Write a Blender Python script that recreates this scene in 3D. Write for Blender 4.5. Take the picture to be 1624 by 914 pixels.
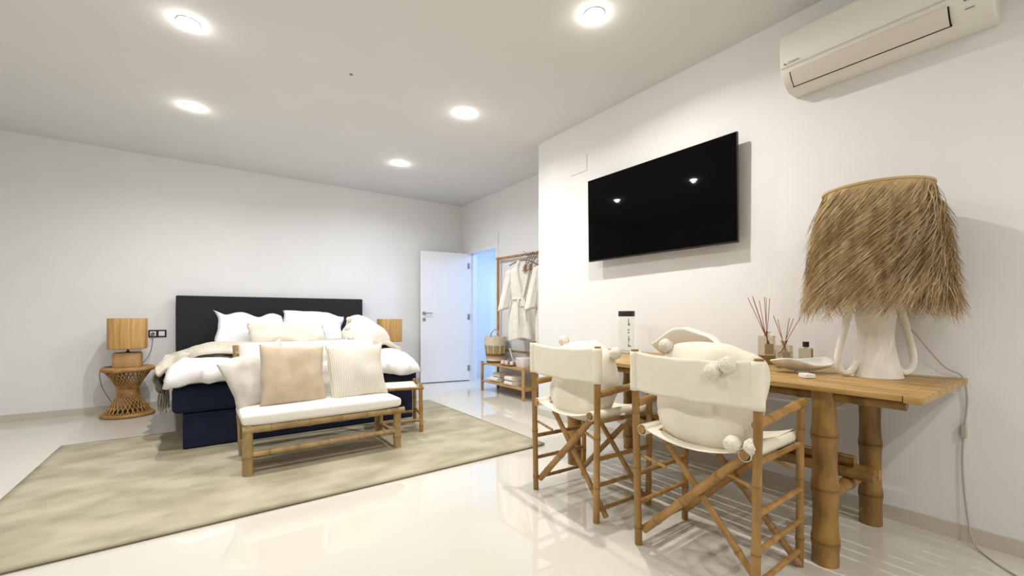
import bpy, bmesh, math, random
from mathutils import Vector, Matrix, Euler, noise
random.seed(7)
for o in list(bpy.data.objects): bpy.data.objects.remove(o)
S = bpy.context.scene; C = S.collection
R = math.radians
PI = math.pi

# ------------------------------------------------------------ camera
CAM_H = 1.03
cam = bpy.data.cameras.new('camera'); camo = bpy.data.objects.new('camera', cam); C.objects.link(camo)
cam.sensor_fit = 'HORIZONTAL'; cam.sensor_width = 36; cam.lens = 36 * 684 / 1624
cam.shift_y = 43 / 1624
cam.clip_start = 0.02
camo.location = (0, 0, CAM_H)
camo.rotation_euler = (R(90), 0, -math.atan(491 / 684))
S.camera = camo

# ------------------------------------------------------------ world / exposure
w = bpy.data.worlds.new('world'); S.world = w; w.use_nodes = True
w.node_tree.nodes['Background'].inputs[0].default_value = (0.8, 0.85, 1, 1)
w.node_tree.nodes['Background'].inputs[1].default_value = 0.05
S.view_settings.view_transform = 'Standard'; S.view_settings.look = 'None'
S.view_settings.gamma = 1; S.view_settings.use_curve_mapping = False
S.view_settings.exposure = 0.13
LAMP_W = 18            # power of one downlight
LAMPS = [(-0.07, 3.256), (-0.07, 4.56), (1.87, 1.775), (1.87, 3.315), (1.87, 4.85), (-0.07, 1.95), (-0.07, -0.9), (1.75, -1.3)]  # entries after the two visible rows are unseen, added as fill lights
H = 2.8; XR = 2.83; XD = 3.43; YB = 6.2; YC = 3.47; XL = -2.6; YF = -2.4

def area(name, loc, rot, size, power, color, spread=PI):
    l = bpy.data.lights.new(name, 'AREA'); l.shape = 'RECTANGLE'; l.size, l.size_y = size
    l.energy = power; l.color = color; l.spread = spread
    o = bpy.data.objects.new(name, l); C.objects.link(o); o.location = loc; o.rotation_euler = rot
    return o
area('bathroom_ceiling_light', (4.5, 5.05, 2.2), (0, R(20), 0), (0.6, 0.6), 36, (0.34, 0.56, 1.0))

# ------------------------------------------------------------ materials
def mat(name, col, rough=0.6, spec=0.5, metal=0, **kw):
    m = bpy.data.materials.new(name); m.use_nodes = True
    b = m.node_tree.nodes['Principled BSDF']
    b.inputs['Base Color'].default_value = (*col, 1); b.inputs['Roughness'].default_value = rough
    b.inputs['Specular IOR Level'].default_value = spec; b.inputs['Metallic'].default_value = metal
    for k, v in kw.items(): b.inputs[k.replace('_', ' ')].default_value = v
    return m
def sr(r, g, b):
    f = lambda c: (c / 255 / 12.92) if c <= 10 else ((c / 255 + 0.055) / 1.055) ** 2.4
    return (f(r), f(g), f(b))
def noisy(m, c1, c2, scale=5, stretch=(1, 1, 1), detail=4, bump=0.0, bscale=None, lo=0.35, hi=0.65, dist=0.002):
    nt = m.node_tree; b = nt.nodes['Principled BSDF']
    tc = nt.nodes.new('ShaderNodeTexCoord'); mp = nt.nodes.new('ShaderNodeMapping'); mp.inputs['Scale'].default_value = stretch
    n = nt.nodes.new('ShaderNodeTexNoise'); n.inputs['Scale'].default_value = scale; n.inputs['Detail'].default_value = detail
    cr = nt.nodes.new('ShaderNodeValToRGB'); cr.color_ramp.elements[0].position = lo; cr.color_ramp.elements[1].position = hi
    cr.color_ramp.elements[0].color = (*c1, 1); cr.color_ramp.elements[1].color = (*c2, 1)
    nt.links.new(tc.outputs['Object'], mp.inputs[0]); nt.links.new(mp.outputs[0], n.inputs['Vector'])
    nt.links.new(n.outputs['Fac'], cr.inputs[0]); nt.links.new(cr.outputs[0], b.inputs['Base Color'])
    if bump:
        n2 = nt.nodes.new('ShaderNodeTexNoise'); n2.inputs['Scale'].default_value = bscale or scale * 4; n2.inputs['Detail'].default_value = 3
        nt.links.new(mp.outputs[0], n2.inputs['Vector'])
        bp = nt.nodes.new('ShaderNodeBump'); bp.inputs['Strength'].default_value = bump; bp.inputs['Distance'].default_value = dist
        nt.links.new(n2.outputs['Fac'], bp.inputs['Height']); nt.links.new(bp.outputs[0], b.inputs['Normal'])
    return m
def bamboo_mat(name, c1, c2, ring):
    m = mat(name, c1, 0.42, 0.4); noisy(m, c1, c2, 16, (1, 1, .35), 7, 0.35, 50, 0.28, 0.72)
    nt = m.node_tree; b = nt.nodes['Principled BSDF']; cr = [n for n in nt.nodes if n.type == 'VALTORGB'][0]
    at = nt.nodes.new('ShaderNodeAttribute'); at.attribute_name = 'ring'
    mx = nt.nodes.new('ShaderNodeMix'); mx.data_type = 'RGBA'; mx.inputs[7].default_value = (*ring, 1)
    mu = nt.nodes.new('ShaderNodeMath'); mu.operation = 'MULTIPLY'; mu.inputs[1].default_value = 0.6; nt.links.new(at.outputs['Fac'], mu.inputs[0]); nt.links.new(mu.outputs[0], mx.inputs[0]); nt.links.new(cr.outputs[0], mx.inputs[6]); oi = nt.nodes.new('ShaderNodeObjectInfo'); mr = nt.nodes.new('ShaderNodeMapRange'); mr.inputs[3].default_value = .80; mr.inputs[4].default_value = 1.12
    hs = nt.nodes.new('ShaderNodeHueSaturation'); nt.links.new(oi.outputs['Random'], mr.inputs[0]); nt.links.new(mr.outputs[0], hs.inputs['Value'])
    nt.links.new(mx.outputs[2], hs.inputs['Color']); nt.links.new(hs.outputs[0], b.inputs['Base Color'])
    return m
def weave(m, scale, bump=0.3, dist=0.001, direction=None):
    """fine cloth weave bump: two crossed wave textures"""
    nt = m.node_tree; b = nt.nodes['Principled BSDF']; tc = nt.nodes.new('ShaderNodeTexCoord')
    ws = []
    for d in ('X', 'Y', 'Z') if direction is None else (direction,):
        wv = nt.nodes.new('ShaderNodeTexWave'); wv.bands_direction = d; wv.inputs['Scale'].default_value = scale; wv.inputs['Distortion'].default_value = 0.6
        nt.links.new(tc.outputs['Object'], wv.inputs[0]); ws.append(wv.outputs['Fac'])
    cur = ws[0]
    for x in ws[1:]:
        a = nt.nodes.new('ShaderNodeMath'); a.operation = 'ADD'; nt.links.new(cur, a.inputs[0]); nt.links.new(x, a.inputs[1]); cur = a.outputs[0]
    bp = nt.nodes.new('ShaderNodeBump'); bp.inputs['Strength'].default_value = bump; bp.inputs['Distance'].default_value = dist
    nt.links.new(cur, bp.inputs['Height']); nt.links.new(bp.outputs[0], b.inputs['Normal'])
    return m

M = {}
M['wall'] = noisy(mat('wall_plaster', (0.84, 0.83, 0.82), 0.75, 0.2), (0.83, 0.825, 0.82), (0.85, 0.845, 0.84), 3, bump=0.06, bscale=120)
M['ceil'] = noisy(mat('ceiling_plaster', (0.76, 0.75, 0.74), 0.85, 0.1), (0.75, 0.74, 0.73), (0.77, 0.76, 0.75), 2)
M['floor'] = noisy(mat('polished_tile', (0.78, 0.745, 0.66), 0.035, 0.5, IOR=1.75), (0.655, 0.625, 0.545), (0.69, 0.66, 0.585), 1.3, detail=6, lo=0.3, hi=0.7)
M['base'] = noisy(mat('skirting_tile', (0.6, 0.55, 0.46), 0.25, 0.5), (0.58, 0.54, 0.45), (0.64, 0.59, 0.5), 2)
M['white'] = mat('white_lacquer', (0.86, 0.86, 0.88), 0.3, 0.4)
M['bath'] = mat('bathroom_tile', (0.8, 0.82, 0.84), 0.5, 0.4)
M['chrome'] = mat('brushed_steel', (0.45, 0.45, 0.46), 0.3, 0.5, 1)
M['bamboo'] = bamboo_mat('golden_bamboo', sr(142, 104, 52), sr(184, 144, 86), sr(112, 78, 40))
M['bamboo_pale'] = bamboo_mat('pale_bamboo', sr(150, 122, 78), sr(188, 160, 112), sr(124, 98, 60))
M['bamboo_thick'] = bamboo_mat('thick_bamboo', sr(104, 74, 32), sr(178, 138, 74), sr(92, 62, 30))
M['plank'] = noisy(mat('bamboo_plank', (.6, .4, .16), 0.4, 0.4), sr(142, 106, 54), sr(206, 170, 106), 5, (14, 0.7, 6), 6, 0.3, 12, 0.3, 0.72)
M['rack_wood'] = noisy(mat('rack_wood', (.5, .35, .2), 0.5), sr(150, 112, 74), sr(182, 140, 92), 8, (1, 1, 1), 5, 0.2)
M['shelf_wood'] = noisy(mat('shelf_wood', (.5, .35, .2), 0.5), sr(176, 136, 84), sr(204, 166, 108), 6, (6, 0.8, 6), 5, 0.2)
M['canvas'] = weave(mat('cream_canvas', sr(236, 230, 212), 0.85, 0.15), 160, 0.15, 0.0006)
M['linen_cream'] = weave(noisy(mat('cream_linen', sr(235, 228, 210), 0.9, 0.1), sr(232, 224, 206), sr(240, 234, 218), 9), 120, 0.3, 0.001)
M['linen_grey'] = weave(noisy(mat('oatmeal_linen', sr(222, 216, 206), 0.9, 0.1), sr(214, 208, 198), sr(228, 223, 214), 8), 130, 0.3, 0.001)
M['linen_beige'] = weave(noisy(mat('beige_linen', sr(206, 186, 158), 0.9, 0.1), sr(192, 174, 150), sr(204, 188, 166), 12), 140, 0.3, 0.001)
M['white_cloth'] = mat('white_cotton', sr(240, 240, 242), 0.85, 0.15)
M['seat_white'] = weave(mat('white_seat_cloth', sr(240, 238, 232), 0.85, 0.15), 150, 0.15, 0.0006)
M['terry'] = noisy(mat('terry_cloth', sr(238, 232, 222), 0.95, 0.05), sr(232, 226, 216), sr(242, 238, 230), 30, bump=0.6, bscale=200, dist=0.003)
M['throw'] = weave(noisy(mat('knitted_throw', sr(226, 217, 198), 0.95, 0.05), sr(218, 208, 188), sr(232, 224, 207), 10), 55, 0.7, 0.004)
M['pompom'] = noisy(mat('pompom_yarn', sr(238, 232, 214), 0.95, 0.05), sr(228, 220, 200), sr(242, 238, 224), 60, bump=1.0, bscale=150, dist=0.006)
M['navy'] = noisy(mat('bed_upholstery', (.03, .035, .06), 0.85, 0.15), (0.012, 0.016, 0.038), (0.02, 0.026, 0.055), 300, bump=0.5, bscale=500, dist=0.001)
M['char'] = noisy(mat('headboard_upholstery', (.02, .02, .024), 0.85, 0.15), (0.020, 0.020, 0.022), (0.036, 0.036, 0.040), 300, bump=0.5, bscale=500, dist=0.001)
M['black'] = mat('black_plastic', (0.012, 0.012, 0.014), 0.35, 0.4)
M['screen'] = mat('tv_screen', (0.001, 0.001, 0.001), 0.03, 0.10)
M['ac'] = mat('ac_plastic', sr(232, 230, 220), 0.45, 0.35)
M['ac2'] = mat('ac_flap_plastic', sr(222, 214, 204), 0.45, 0.35)
M['dark'] = mat('dark_slot', (0.01, 0.008, 0.006), 0.7, 0.2)
M['grey_ink'] = mat('grey_print', sr(120, 122, 120), 0.5)
M['wire'] = mat('grey_cable', sr(186, 178, 164), 0.5, 0.4)
M['wire_dark'] = mat('brown_cable', sr(120, 112, 104), 0.5, 0.4)
M['lampwood'] = noisy(mat('lamp_veneer', (.5, .33, .13), 0.5, 0.35), sr(172, 130, 72), sr(202, 162, 102), 5, (10, 10, 0.6), 5, 0.1)
M['baseblock'] = noisy(mat('lamp_block_wood', (.6, .45, .25), 0.55, 0.3), sr(168, 130, 84), sr(188, 150, 104), 5, (2, 2, 2), 5, 0.1)
M['rattan'] = noisy(mat('rattan_cane', (.55, .35, .14), 0.5, 0.35), sr(150, 108, 56), sr(190, 146, 86), 14, (1, 1, 1), 4, 0.3)
M['grass'] = noisy(mat('dried_palm_grass', (.4, .3, .17), 0.75, 0.2), sr(146, 118, 78), sr(210, 186, 144), 28, (1, 1, 0.25), 3, lo=0.3, hi=0.7)
M['grass_in'] = mat('shade_lining', sr(196, 170, 124), 0.8, 0.1)
M['plaster'] = noisy(mat('lamp_plaster', sr(238, 232, 220), 0.7, 0.25), sr(232, 226, 214), sr(242, 237, 226), 12, bump=0.25, bscale=60)
M['ceramic'] = mat('white_ceramic', sr(242, 238, 230), 0.4, 0.4)
M['pearl'] = noisy(mat('pearl_shell', sr(225, 222, 210), 0.15, 0.7), sr(206, 204, 194), sr(240, 236, 226), 14)
M['glass'] = mat('clear_glass', (0.95, 0.97, 0.96), 0.02, 0.5, Transmission_Weight=1.0, IOR=1.3)
M['amber'] = mat('smoky_glass', (0.80, 0.72, 0.55), 0.03, 0.5, Transmission_Weight=0.92, IOR=1.25)
M['oil'] = mat('amber_oil', (0.55, 0.40, 0.10), 0.05, 0.5, Transmission_Weight=0.6, IOR=1.3)
M['label'] = mat('bottle_label', sr(188, 172, 140), 0.7)
M['reed'] = mat('reed', sr(176, 100, 66), 0.6)
M['dkwood'] = noisy(mat('dark_driftwood', (.1, .06, .03), 0.5), sr(96, 70, 34), sr(140, 108, 58), 20)
M['basket'] = mat('basket_fibre', (.5, .4, .3), 0.85, 0.1)
M['bead'] = mat('wooden_beads', sr(128, 96, 66), 0.6)
M['joint'] = mat('wall_joint', sr(196, 190, 180), 0.8)
M['bronze'] = mat('metal_bolt', sr(70, 45, 22), 0.4, 0.5, 0.7)

# rug: mottled sage viscose
rm = mat('viscose_rug', (.4, .37, .28), 0.7, 0.25); noisy(rm, sr(158, 150, 126), sr(186, 178, 154), 3.2, (1, 1.5, 1), 10, 0.5, 260, 0.36, 0.64, 0.003); M['rug'] = rm
# ribbed cushion
m = mat('ribbed_linen', sr(228, 219, 202), 0.9, 0.1); nt = m.node_tree; b = nt.nodes['Principled BSDF']
tc = nt.nodes.new('ShaderNodeTexCoord'); wv = nt.nodes.new('ShaderNodeTexWave'); wv.bands_direction = 'X'; wv.inputs['Scale'].default_value = 24; wv.inputs['Distortion'].default_value = 0.4
cr = nt.nodes.new('ShaderNodeValToRGB'); cr.color_ramp.elements[0].color = (*sr(202, 190, 172), 1); cr.color_ramp.elements[1].color = (*sr(230, 225, 214), 1); cr.color_ramp.elements[1].position = 0.4
nt.links.new(tc.outputs['Object'], wv.inputs[0]); nt.links.new(wv.outputs['Fac'], cr.inputs[0]); nt.links.new(cr.outputs[0], b.inputs['Base Color'])
bp = nt.nodes.new('ShaderNodeBump'); bp.inputs['Strength'].default_value = 0.5; bp.inputs['Distance'].default_value = 0.003; nt.links.new(wv.outputs['Fac'], bp.inputs['Height']); nt.links.new(bp.outputs[0], b.inputs['Normal'])
M['ribbed'] = m
# emissive lens
m = mat('led_lens', (1, 1, 1), 0.4); b = m.node_tree.nodes['Principled BSDF']; b.inputs['Emission Color'].default_value = (1, 0.96, 0.88, 1); b.inputs['Emission Strength'].default_value = 150
M['lens'] = m

# ------------------------------------------------------------ helpers
class MB:
    def __init__(s): s.v = []; s.f = []; s.ring = []
    def add(s, vs, fs, ring=None):
        n = len(s.v); s.v += [tuple(v) for v in vs]; s.f += [tuple(i + n for i in f) for f in fs]
        s.ring += ring if ring else [0.0] * len(vs); return s
    def box(s, c, d, rot=None, mtx=None):
        x, y, z = d[0] / 2, d[1] / 2, d[2] / 2
        vs = [Vector(p) for p in ((-x,-y,-z),(x,-y,-z),(x,y,-z),(-x,y,-z),(-x,-y,z),(x,-y,z),(x,y,z),(-x,y,z))]
        if rot: vs = [Euler(rot).to_matrix() @ v for v in vs]
        vs = [v + Vector(c) for v in vs]
        return s.add(vs, [(0,3,2,1),(4,5,6,7),(0,1,5,4),(1,2,6,5),(2,3,7,6),(3,0,4,7)])
    def b2(s, a, b): return s.box([(a[i] + b[i]) / 2 for i in range(3)], [abs(b[i] - a[i]) for i in range(3)])
    def tube(s, pts, rad, n=10, cap=True, ring=None):
        pts = [Vector(p) for p in pts]; k = len(pts)
        if not isinstance(rad, (list, tuple)): rad = [rad] * k
        vs = []; fs = []; rg = []; up = None
        for i, p in enumerate(pts):
            t = (pts[min(i + 1, k - 1)] - pts[max(i - 1, 0)]).normalized()
            if up is None:
                up = Vector((0, 0, 1)) if abs(t.z) < 0.9 else Vector((1, 0, 0))
            sd = t.cross(up).normalized(); up = sd.cross(t).normalized()
            for j in range(n):
                a = 2 * PI * j / n; vs.append(p + (sd * math.cos(a) + up * math.sin(a)) * rad[i]); rg.append(ring[i] if ring else 0.0)
        for i in range(k - 1):
            for j in range(n):
                a = i * n + j; b = i * n + (j + 1) % n; fs.append((a, b, b + n, a + n))
        if cap: fs.append(tuple(range(n))[::-1]); fs.append(tuple(range((k - 1) * n, k * n)))
        return s.add(vs, fs, rg)
    def lathe(s, prof, c=(0, 0, 0), n=28, cap=True, sx=1, sy=1, power=2.0):
        vs = []; fs = []
        for r, z in prof:
            for j in range(n):
                a = 2 * PI * j / n; ca, sa = math.cos(a), math.sin(a)
                q = (abs(ca) ** power + abs(sa) ** power) ** (-1 / power)
                vs.append((c[0] + r * q * ca * sx, c[1] + r * q * sa * sy, c[2] + z))
        k = len(prof)
        for i in range(k - 1):
            for j in range(n):
                a = i * n + j; b = i * n + (j + 1) % n; fs.append((a, b, b + n, a + n))
        if cap: fs.append(tuple(range(n))[::-1]); fs.append(tuple(range((k - 1) * n, k * n)))
        return s.add(vs, fs)
    def grid(s, fn, nu, nv, closeu=False):
        vs = [fn(i / nu, j / nv) for j in range(nv + 1) for i in range(nu + (0 if closeu else 1))]
        W = nu + (0 if closeu else 1)
        fs = [(j * W + i, j * W + (i + 1) % W, (j + 1) * W + (i + 1) % W, (j + 1) * W + i) for j in range(nv) for i in range(nu)]
        return s.add(vs, fs)
    def build(s, name, m, parent=None, smooth=True, bevel=0, origin=None, sub=0, solid=0):
        me = bpy.data.meshes.new(name)
        org = Vector(origin) if origin else Vector((0, 0, 0))
        me.from_pydata([tuple(Vector(v) - org) for v in s.v], [], s.f); me.materials.append(m)
        if any(s.ring):
            at = me.attributes.new('ring', 'FLOAT', 'POINT'); at.data.foreach_set('value', s.ring)
        bm = bmesh.new(); bm.from_mesh(me); bmesh.ops.recalc_face_normals(bm, faces=bm.faces); bm.to_mesh(me); bm.free()
        if smooth:
            me.polygons.foreach_set('use_smooth', [True] * len(me.polygons))
            me.set_sharp_from_angle(angle=R(42))
        o = bpy.data.objects.new(name, me); C.objects.link(o)
        if parent: o.parent = parent
        o.location = org
        if bevel:
            md = o.modifiers.new('b', 'BEVEL'); md.width = bevel; md.segments = 3; md.limit_method = 'ANGLE'
        if solid:
            md = o.modifiers.new('t', 'SOLIDIFY'); md.thickness = solid; md.offset = 0
        if sub:
            md = o.modifiers.new('s', 'SUBSURF'); md.levels = sub; md.render_levels = sub
        return o
def tag(o, label=None, cat=None, group=None, kind=None):
    if label: o['label'] = label
    if cat: o['category'] = cat
    if group: o['group'] = group
    if kind: o['kind'] = kind
    return o
def thing(name, label, cat, loc=(0, 0, 0), rz=0, group=None, rot=None):
    o = bpy.data.objects.new(name, None); C.objects.link(o); o.location = loc
    o.rotation_euler = rot if rot else (0, 0, rz); o.empty_display_size = 0.1
    return tag(o, label, cat, group)
def struct(o): o['kind'] = 'structure'; return o
def copy_tree(o, parent=None):
    c = o.copy(); C.objects.link(c)
    if parent: c.parent = parent
    for ch in [x for x in bpy.data.objects if x.parent == o]: copy_tree(ch, c)
    return c
def bam(mb, a, b, r, seg=0.13, n=10, wob=0.0, amp=0.12, r2=None, jit=None):
    """a bamboo cane from a to b with swollen nodes"""
    a = Vector(a); b = Vector(b); L = (b - a).length; rnd = random.Random(jit if jit is not None else int((a.x * 91 + a.y * 57 + b.z * 131 + b.x * 17) * 1000))
    nodes = []; t = seg * rnd.uniform(0.3, 0.9)
    while t < L - 0.02: nodes.append(t); t += seg * rnd.uniform(0.85, 1.2)
    st = [(0, 1, 0)]
    for q in nodes: kk = max(1, r / .018); st += [(q - .012 * kk, 1.0, 0), (q - .004 * kk, 1 + amp * .9, .3), (q - .0015, 1 + amp * .8, .9), (q, 1 + amp * .45, 1), (q + .0015, 1 + amp * .8, .9), (q + .004 * kk, 1 + amp * .9, .3), (q + .014 * kk, 1.0, 0), (q + seg * .45, .95, 0)]
    st.append((L, 1, 0)); st = sorted([s_ for s_ in st if 0 <= s_[0] <= L]); pts = []; rad = []; rg = []
    side = Vector((rnd.uniform(-1, 1), rnd.uniform(-1, 1), rnd.uniform(-1, 1)))
    last = -1
    for t, k, q in st:
        if t - last < 1e-4: continue
        last = t
        off = side * (wob * math.sin(PI * t / L) + wob * .4 * math.sin(7 * t + 2)) if wob else Vector((0, 0, 0))
        pts.append(a + (b - a) * (t / L) + off); rr = r + ((r2 - r) * t / L if r2 else 0)
        rad.append(rr * k); rg.append(q)
    mb.tube(pts, rad, n, True, rg); return mb
def smoothpath(pts, k=6):
    pts = [Vector(p) for p in pts]; out = []
    for i in range(len(pts) - 1):
        p0 = pts[max(i - 1, 0)]; p1 = pts[i]; p2 = pts[i + 1]; p3 = pts[min(i + 2, len(pts) - 1)]
        for j in range(k):
            t = j / k; out.append(0.5 * ((2 * p1) + (p2 - p0) * t + (2 * p0 - 5 * p1 + 4 * p2 - p3) * t * t + (3 * p1 - p0 - 3 * p2 + p3) * t ** 3))
    out.append(pts[-1]); return out
def cushion_mb(w_, h_, t_, seed=0, pinch=0.07, wr=0.006, sag=0.0, n=32, p=0.42, wave=0.0, rc=0.0):
    """pillow in local XZ plane, thickness along Y"""
    mb = MB(); off = Vector((seed * 3.1, seed * 1.7, seed * .9))
    def sheet(s_):
        def f(a, b):
            u = 2 * a - 1; v = 2 * b - 1
            e = max(0, (1 - u * u)) * max(0, (1 - v * v)); th = t_ / 2 * e ** p
            x = u * w_ / 2 * (1 - pinch * (1 - v * v)); z = v * h_ / 2 * (1 - pinch * (1 - u * u))
            q_ = 1 - rc * abs(u * v) ** 3; x *= q_; z *= q_
            nn = noise.noise(Vector((x * 7, z * 7, s_)) + off) * wr * 2 + noise.noise(Vector((x * 16, z * 5, s_ * 2)) + off) * wr
            # creases radiating from the corners
            cr_ = math.sin(26 * (abs(u) - abs(v)) + seed) * wr * .5 * (abs(u) * abs(v)) ** 1.5
            y = s_ * (th + (nn + cr_) * min(1, e * 6))
            z += -sag * (1 - v) * .5 * (1 - u * u)
            z += wave * noise.noise(Vector((u * 1.6, 0, 5)) + off) * (.4 + .6 * (v + 1) / 2) * 2; x += wave * noise.noise(Vector((0, v * 1.6, 3)) + off) * 1.2
            y += wave * 1.2 * noise.noise(Vector((u * 1.3, v * 1.3, 9)) + off)
            return (x, y, z)
        return f
    mb.grid(sheet(1), n, n); mb.grid(sheet(-1), n, n); return mb
def weld(o):
    bm = bmesh.new(); bm.from_mesh(o.data); bmesh.ops.remove_doubles(bm, verts=bm.verts, dist=1e-5); bmesh.ops.recalc_face_normals(bm, faces=bm.faces)
    bm.to_mesh(o.data); bm.free(); o.data.polygons.foreach_set('use_smooth', [True] * len(o.data.polygons)); return o
def cushion(name, m, w_, h_, t_, loc, rot, label=None, group=None, cat='cushion', parent=None, **k):
    o = weld(cushion_mb(w_, h_, t_, **k).build(name, m, parent)); o.location = loc; o.rotation_euler = rot
    if not parent: tag(o, label, cat, group)
    return o
def pompom_mb(r, seed):
    mb = MB(); off = Vector((seed, seed * 2.3, 0)); n = 16
    mb.grid(lambda a, b: tuple(Vector((math.sin(PI * b) * math.cos(2 * PI * a), math.sin(PI * b) * math.sin(2 * PI * a), math.cos(PI * b))) * r * (1 + .16 * noise.noise(Vector((math.sin(PI * b) * math.cos(2 * PI * a) * 5, math.sin(PI * b) * math.sin(2 * PI * a) * 5, math.cos(PI * b) * 5)) + off))), n, n, True)
    return mb

# ------------------------------------------------------------ room shell
struct(MB().b2((XL - .1, YF - .1, -.1), (5.4, YB + .1, 0)).build('floor', M['floor'], smooth=False))
struct(MB().b2((XL - .1, YF - .1, H), (5.4, YB + .1, H + .1)).build('ceiling', M['ceil'], smooth=False))
struct(MB().b2((XL - .1, YB, 0), (5.4, YB + .1, H)).build('wall_back', M['wall'], smooth=False))
struct(MB().b2((XL - .1, YF, 0), (XL, YB, H)).build('wall_left', M['wall'], smooth=False))
struct(MB().b2((XL, YF - .1, 0), (XR + .12, YF, H)).build('wall_front', M['wall'], smooth=False))
struct(MB().b2((XR, YF, 0), (XR + .12, YC, H)).b2((XR + .12, YC - .12, 0), (XD + .12, YC, H)).build('wall_right', M['wall'], smooth=False))
DY0, DY1, DZ = 5.17, 5.92, 2.0
struct(MB().b2((XD, YC, 0), (XD + .12, DY0 - .02, H)).b2((XD, DY1 + .02, 0), (XD + .12, YB, H)).b2((XD, DY0 - .02, DZ + .02), (XD + .12, DY1 + .02, H)).build('wall_doorway', M['wall'], smooth=False))
# bathroom beyond the doorway
struct(MB().b2((5.3, YC, 0), (5.4, YB, H)).b2((XD + .12, YC - .1, 0), (5.4, YC, H)).build('wall_bathroom', M['bath'], smooth=False))
bb = .07
struct(MB().b2((XL, YB - .012, 0), (XD, YB, bb)).build('baseboard_back', M['base'], smooth=False))
struct(MB().b2((XR - .012, YF, 0), (XR, YC + .012, bb)).b2((XR, YC, 0), (XD, YC + .012, bb)).build('baseboard_right', M['base'], smooth=False))
struct(MB().b2((XL, YF, 0), (XL + .012, YB - .012, bb)).build('baseboard_left', M['base'], smooth=False))
struct(MB().b2((XD - .012, YC + .012, 0), (XD, DY0 - .06, bb)).b2((XD - .012, DY1 + .05, 0), (XD, YB - .012, bb)).build('baseboard_doorway', M['base'], smooth=False))
# door frame
struct(MB().b2((XD - .012, DY0 - .055, 0), (XD + .13, DY0, DZ + .05)).b2((XD - .012, DY1, 0), (XD + .13, DY1 + .045, DZ + .05)).b2((XD - .012, DY0, DZ), (XD + .13, DY1, DZ + .05))
       .b2((XD + .05, DY1 - .02, 0), (XD + .065, DY1, DZ)).b2((XD + .05, DY0, 0), (XD + .065, DY0 + .02, DZ)).build('trim_1', M['white'], smooth=False))
struct(MB().b2((XD - .004, DY0 - .062, DZ + .04), (XD, DY0 - .058, DZ + .22)).b2((XR - .003, 2.775, 2.34), (XR, 2.779, 2.49)).b2((XR - .003, 2.779, 2.34), (XR, 2.99, 2.344)).build('trim_2', M['joint'], smooth=False))
# door leaf, standing open
hx, hy_ = XD - .02, DY1 - .005
ang = math.atan2(6.06 - hy_, 2.66 - hx); L = 0.765
d1 = bpy.data.objects.new('door_1', None); C.objects.link(d1); d1.location = (hx, hy_, 0); d1.rotation_euler = (0, 0, ang); struct(d1)
MB().b2((0, -.02, .012), (L, .02, DZ - .005)).build('door_leaf', M['white'], d1, bevel=.002)
for z in (.2, 1.0, 1.8): MB().tube([(-.006, .014, z - .045), (-.006, .014, z + .045)], .009, 10).b2((0, .0205, z - .045), (.03, .022, z + .045)).build('hinge', M['chrome'], d1)
hd = MB(); hd.tube([(L - .05, .018, 1.06), (L - .05, .03, 1.06)], .026, 20).tube([(L - .05, .03, 1.06), (L - .05, .062, 1.06)], .009, 12).tube(smoothpath([(L - .05, .06, 1.06), (L - .08, .065, 1.06), (L - .17, .062, 1.058)]), .009, 10)
hd.build('door_handle', M['chrome'], d1)
MB().tube([(L - .05, .018, .965), (L - .05, .03, .965)], .024, 20).tube([(L - .05, .03, .965), (L - .05, .034, .965)], .008, 10).build('lock_rose', M['chrome'], d1)

# ------------------------------------------------------------ downlights
lbl = {0: 'round recessed ceiling light, left row, nearer of the two above the rug', 1: 'round recessed ceiling light, left row, farther one before the bed wall',
       2: 'round recessed ceiling light at the top centre, nearest to the television wall end', 3: 'round recessed ceiling light, right row, middle one of three',
       4: 'round recessed ceiling light, right row, farthest near the room corner', 5: 'unseen ceiling light added for fill behind the left row', 6: 'unseen fill light added over the camera side of the room', 7: 'unseen fill light added near the front wall on the left', 8: 'round recessed ceiling light near the front wall on the right'}
for i, (x, y) in enumerate(LAMPS):
    t = thing('recessed_downlight', lbl[i], 'ceiling light', (x, y, H), 0, 'recessed downlights in the ceiling')
    MB().lathe([(.058, 0), (.058, -.004), (.05, -.006), (.045, -.004), (.045, 0)], n=32, cap=False).build('trim_ring', M['white'], t)
    MB().lathe([(.046, -.001), (.045, -.009), (.037, -.018), (.021, -.022), (0, -.024)], n=32, cap=False).build('lens', M['lens'], t)
    l = bpy.data.lights.new('downlight_lamp', 'AREA'); l.shape = 'DISK'; l.size = .035; l.energy = LAMP_W * {3: .85, 5: .55}.get(i, 1); l.spread = R(158)
    l.color = {1: (0.93, 0.96, 1.0), 4: (0.84, 0.90, 1.0), 0: (1, .985, .97), 3: (1, .98, .95)}.get(i, (1.0, 0.97, 0.92))
    lo = bpy.data.objects.new('downlight_lamp', l); C.objects.link(lo); lo.parent = t; lo.location = (0, 0, -.032)
tag(MB().lathe([(.012, 0), (.012, -.004)], (0.888, 3.264, H), 16).build('ceiling_hole_cap', M['grey_ink']), 'tiny dark dot of a cap in the middle of the ceiling', 'cap')

# ------------------------------------------------------------ rug
o = MB().grid(lambda a, b: (-.91 + 3.11 * a + (.02 * b if a < .5 else 0), 2.56 + .06 * a + (2.19 - .04 * a) * b, .012 + .0015 * noise.noise(Vector((a * 20, b * 14, 0)))), 60, 40).build('rug', M['rug'], solid=.012)
tag(o, 'large sage-beige mottled rug lying under the bed foot and bench', 'rug')

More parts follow.
